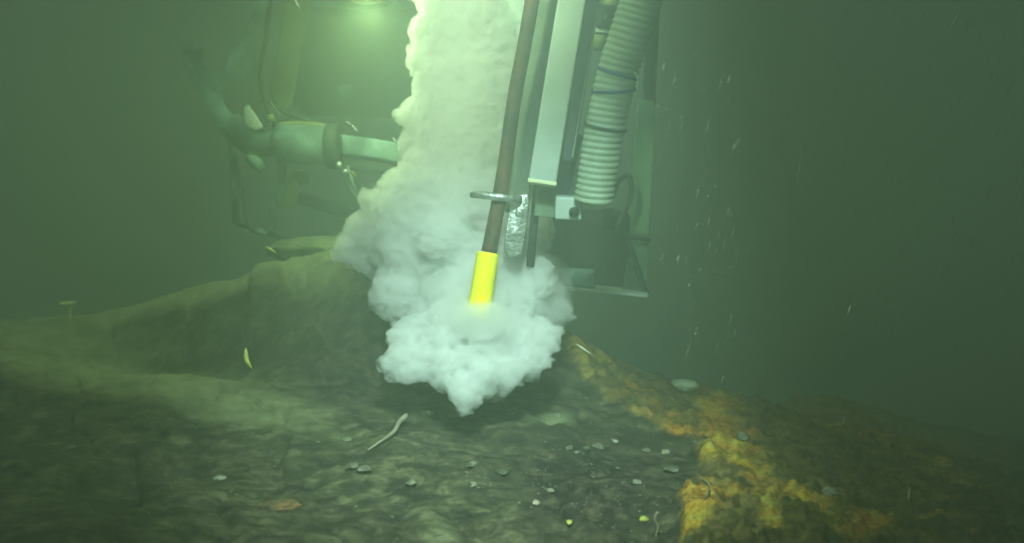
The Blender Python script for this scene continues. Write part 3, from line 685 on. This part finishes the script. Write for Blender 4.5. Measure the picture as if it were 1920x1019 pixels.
# limpet
bm = bmesh.new(); add_tube(bm, [Vector((0, 0, 0)), Vector((0, 0, .003)), Vector((0.001, 0, .006)), Vector((.001, 0, .0075))], [.012, .0105, .006, .002], 20, jitter=.1)
lay('limpet', bm, M['pebble'], 1394, 822, 'round ringed limpet shell on the orange crust', 'limpet', lift=.002, tiltx=25)
# funnel sponge on the left ridge
bm = bmesh.new(); add_tube(bm, [Vector((0, 0, 0)), Vector((0, 0, .018)), Vector((0, 0, .030)), Vector((0, 0, .038))], [.004, .006, .012, .020], 16, caps=False)
add_tube(bm, [Vector((0, 0, .038)), Vector((0, 0, .020))], [.019, .006], 16, caps=False)
lay('funnel_sponge', bm, mat('funnel', (0.85, 0.88, 0.50), 0.9, scale=40), 133, 600, 'small pale funnel sponge standing on the far left ridge', 'sponge', lift=.004)
# slender whip at the crust
g0 = ground(1232, 1008); bm = bmesh.new(); add_tube(bm, smooth_path([Vector((0, 0, 0)), Vector((.002, 0, .012)), Vector((-.002, 0, .024)), Vector((.001, 0, .034))], 5), .0016, 8, jitter=.3)
o = link('worm_tube', bm, M['worm']); o.location = g0; tag(o, 'short upright worm tube at the bottom left tip of the orange crust', 'worm tube')
g = [ground(1312, 905), ground(1326, 915), ground(1330, 928), ground(1318, 944)]
bm = bmesh.new(); add_tube(bm, smooth_path([p - g[0] + Vector((0, 0, .004)) for p in g], 6), .0013, 8, jitter=.3); o = link('worm_tube', bm, M['moss']); o.location = g[0]; tag(o, 'thin hooked worm tube hanging at the crust edge corner', 'worm tube')

# ---------------------------------------------------------------- drifting pieces in the water
def sliver(x0, y0, x1, y1, dd, wpx, m, label, name='drifting_sliver', curve=0):
    a, b = P(x0, y0, dd), P(x1, y1, dd); mid = (a + b) / 2 + Vector((curve * dd / F, 0, 0))
    pts = smooth_path([a, mid, b], 6); n = len(pts); r = px2m(wpx / 2, dd)
    bm = bmesh.new(); c0 = (a + b) / 2
    add_tube(bm, [p - c0 for p in pts], [max(r * .15, r * math.sin(math.pi * (i + .4) / (n - .2))) for i in range(n)], 8, jitter=.2)
    o = link(name, bm, m); o.location = c0; return tag(o, label, 'particle', 'slivers drifting in the water')
sliver(461, 652, 472, 692, 1.35, 9, M['shard'], 'curved yellow and white sliver floating before the left slope', curve=-5)
sliver(497, 462, 518, 475, 1.5, 6, M['shard'], 'yellow sliver floating above the crest left of the boulder')
sliver(648, 228, 660, 238, 1.6, 7, M['fleck_dim'], 'dull short sliver touching the bright one above the arm ram')
sliver(660, 236, 671, 249, 1.6, 6, M['fleck'], 'bright white sliver above the arm ram')
sliver(736, 258, 744, 269, 1.6, 5, M['fleck'], 'bright sliver at the left edge of the plume beside the ram')
sliver(658, 322, 667, 331, 1.6, 7, M['shard'], 'small yellow sliver under the arm ram')
sliver(350, 343, 376, 375, 1.4, 2.2, M['fleck_dim'], 'thin pale sliver in open water left of the frame posts')
sliver(134, 367, 151, 384, 1.4, 2.2, M['fleck_dim'], 'thin pale sliver at the far left in open water')
sliver(1595, 572, 1590, 591, 1.2, 3.2, M['fleck'], 'bright upright sliver in dark water above the orange crust')
sliver(1806, 8, 1780, 58, 1.2, 2.5, M['fleck_dim'], 'long thin sliver near the top right corner')
sliver(1508, 255, 1492, 362, 1.2, 1.8, M['fleck_dim'], 'very long faint sliver in dark water right of the hose')
sliver(1708, 315, 1696, 342, 1.2, 2.2, M['fleck_dim'], 'short faint sliver in the upper right water')
sliver(553, 0, 562, 16, 1.5, 4, M['fleck_dim'], 'pale sliver at the top edge above the fork bracket')
sliver(506, 190, 528, 220, 1.7, 3, M['fleck_dim'], 'thin sliver floating over the joint of the arm')
sliver(652, 345, 680, 386, 1.8, 1.6, M['fleck_dim'], 'thin faint sliver under the yellow one below the ram')
sliver(1583, 782, 1580, 797, 1.2, 3, M['fleck_dim'], 'small sliver floating in front of the upper orange crust')
sliver(1706, 915, 1703, 940, 1.25, 5, M['fleck_dim'], 'pale sliver floating low at the right')
sliver(1080, 645, 1108, 664, 1.5, 4, M['fleck_dim'], 'pale sliver at the upper tip of the crust beside the plume')
ms = []; rnd = random.Random(5)
for k in range(3400):
    dd = rnd.uniform(.9, 2.5)
    px = rnd.uniform(-200, 2120) if k < 1900 else rnd.uniform(1240, 2120); py = rnd.uniform(-100, 620 if px < 1050 else 760)
    if 600 < px < 1060 and rnd.random() < .7: continue
    p = P(px, py, dd); r = rnd.uniform(.0002, .0004); st = rnd.choice([1, 4, 12, 22, 34]) if px > 1240 else rnd.choice([1, 1, 1.5, 3])
    r *= .6 if dd < 1 else .75
    lean = -14 - (px - 1240) * .012 if px > 1240 else 35
    ms.append(Matrix.Translation(p) @ Matrix.Rotation(R(-lean), 4, 'Y') @ Matrix.Diagonal((r, r, st * r, 1)))
tag(link_me('marine_snow', many('marine_snow', ms, 1), mat('snow', (0.50, 0.55, 0.45), 0.9, scale=30)), 'fine specks and threads drifting through the water', 'particles', kind='stuff')

# ---------------------------------------------------------------- the water itself
bm = bmesh.new(); bmesh.ops.create_cube(bm, size=1)
for v in bm.verts:
    v.co = Vector((v.co.x * 60, 6.5 + v.co.y * 19, 0.4 + v.co.z * 4.9))
hz = link('haze', bm, vol_mat('water_haze', (0.69, 0.84, 0.70), 0.31, 0.3), smooth=False)
tag(hz, 'murky green water', 'water', kind='stuff')
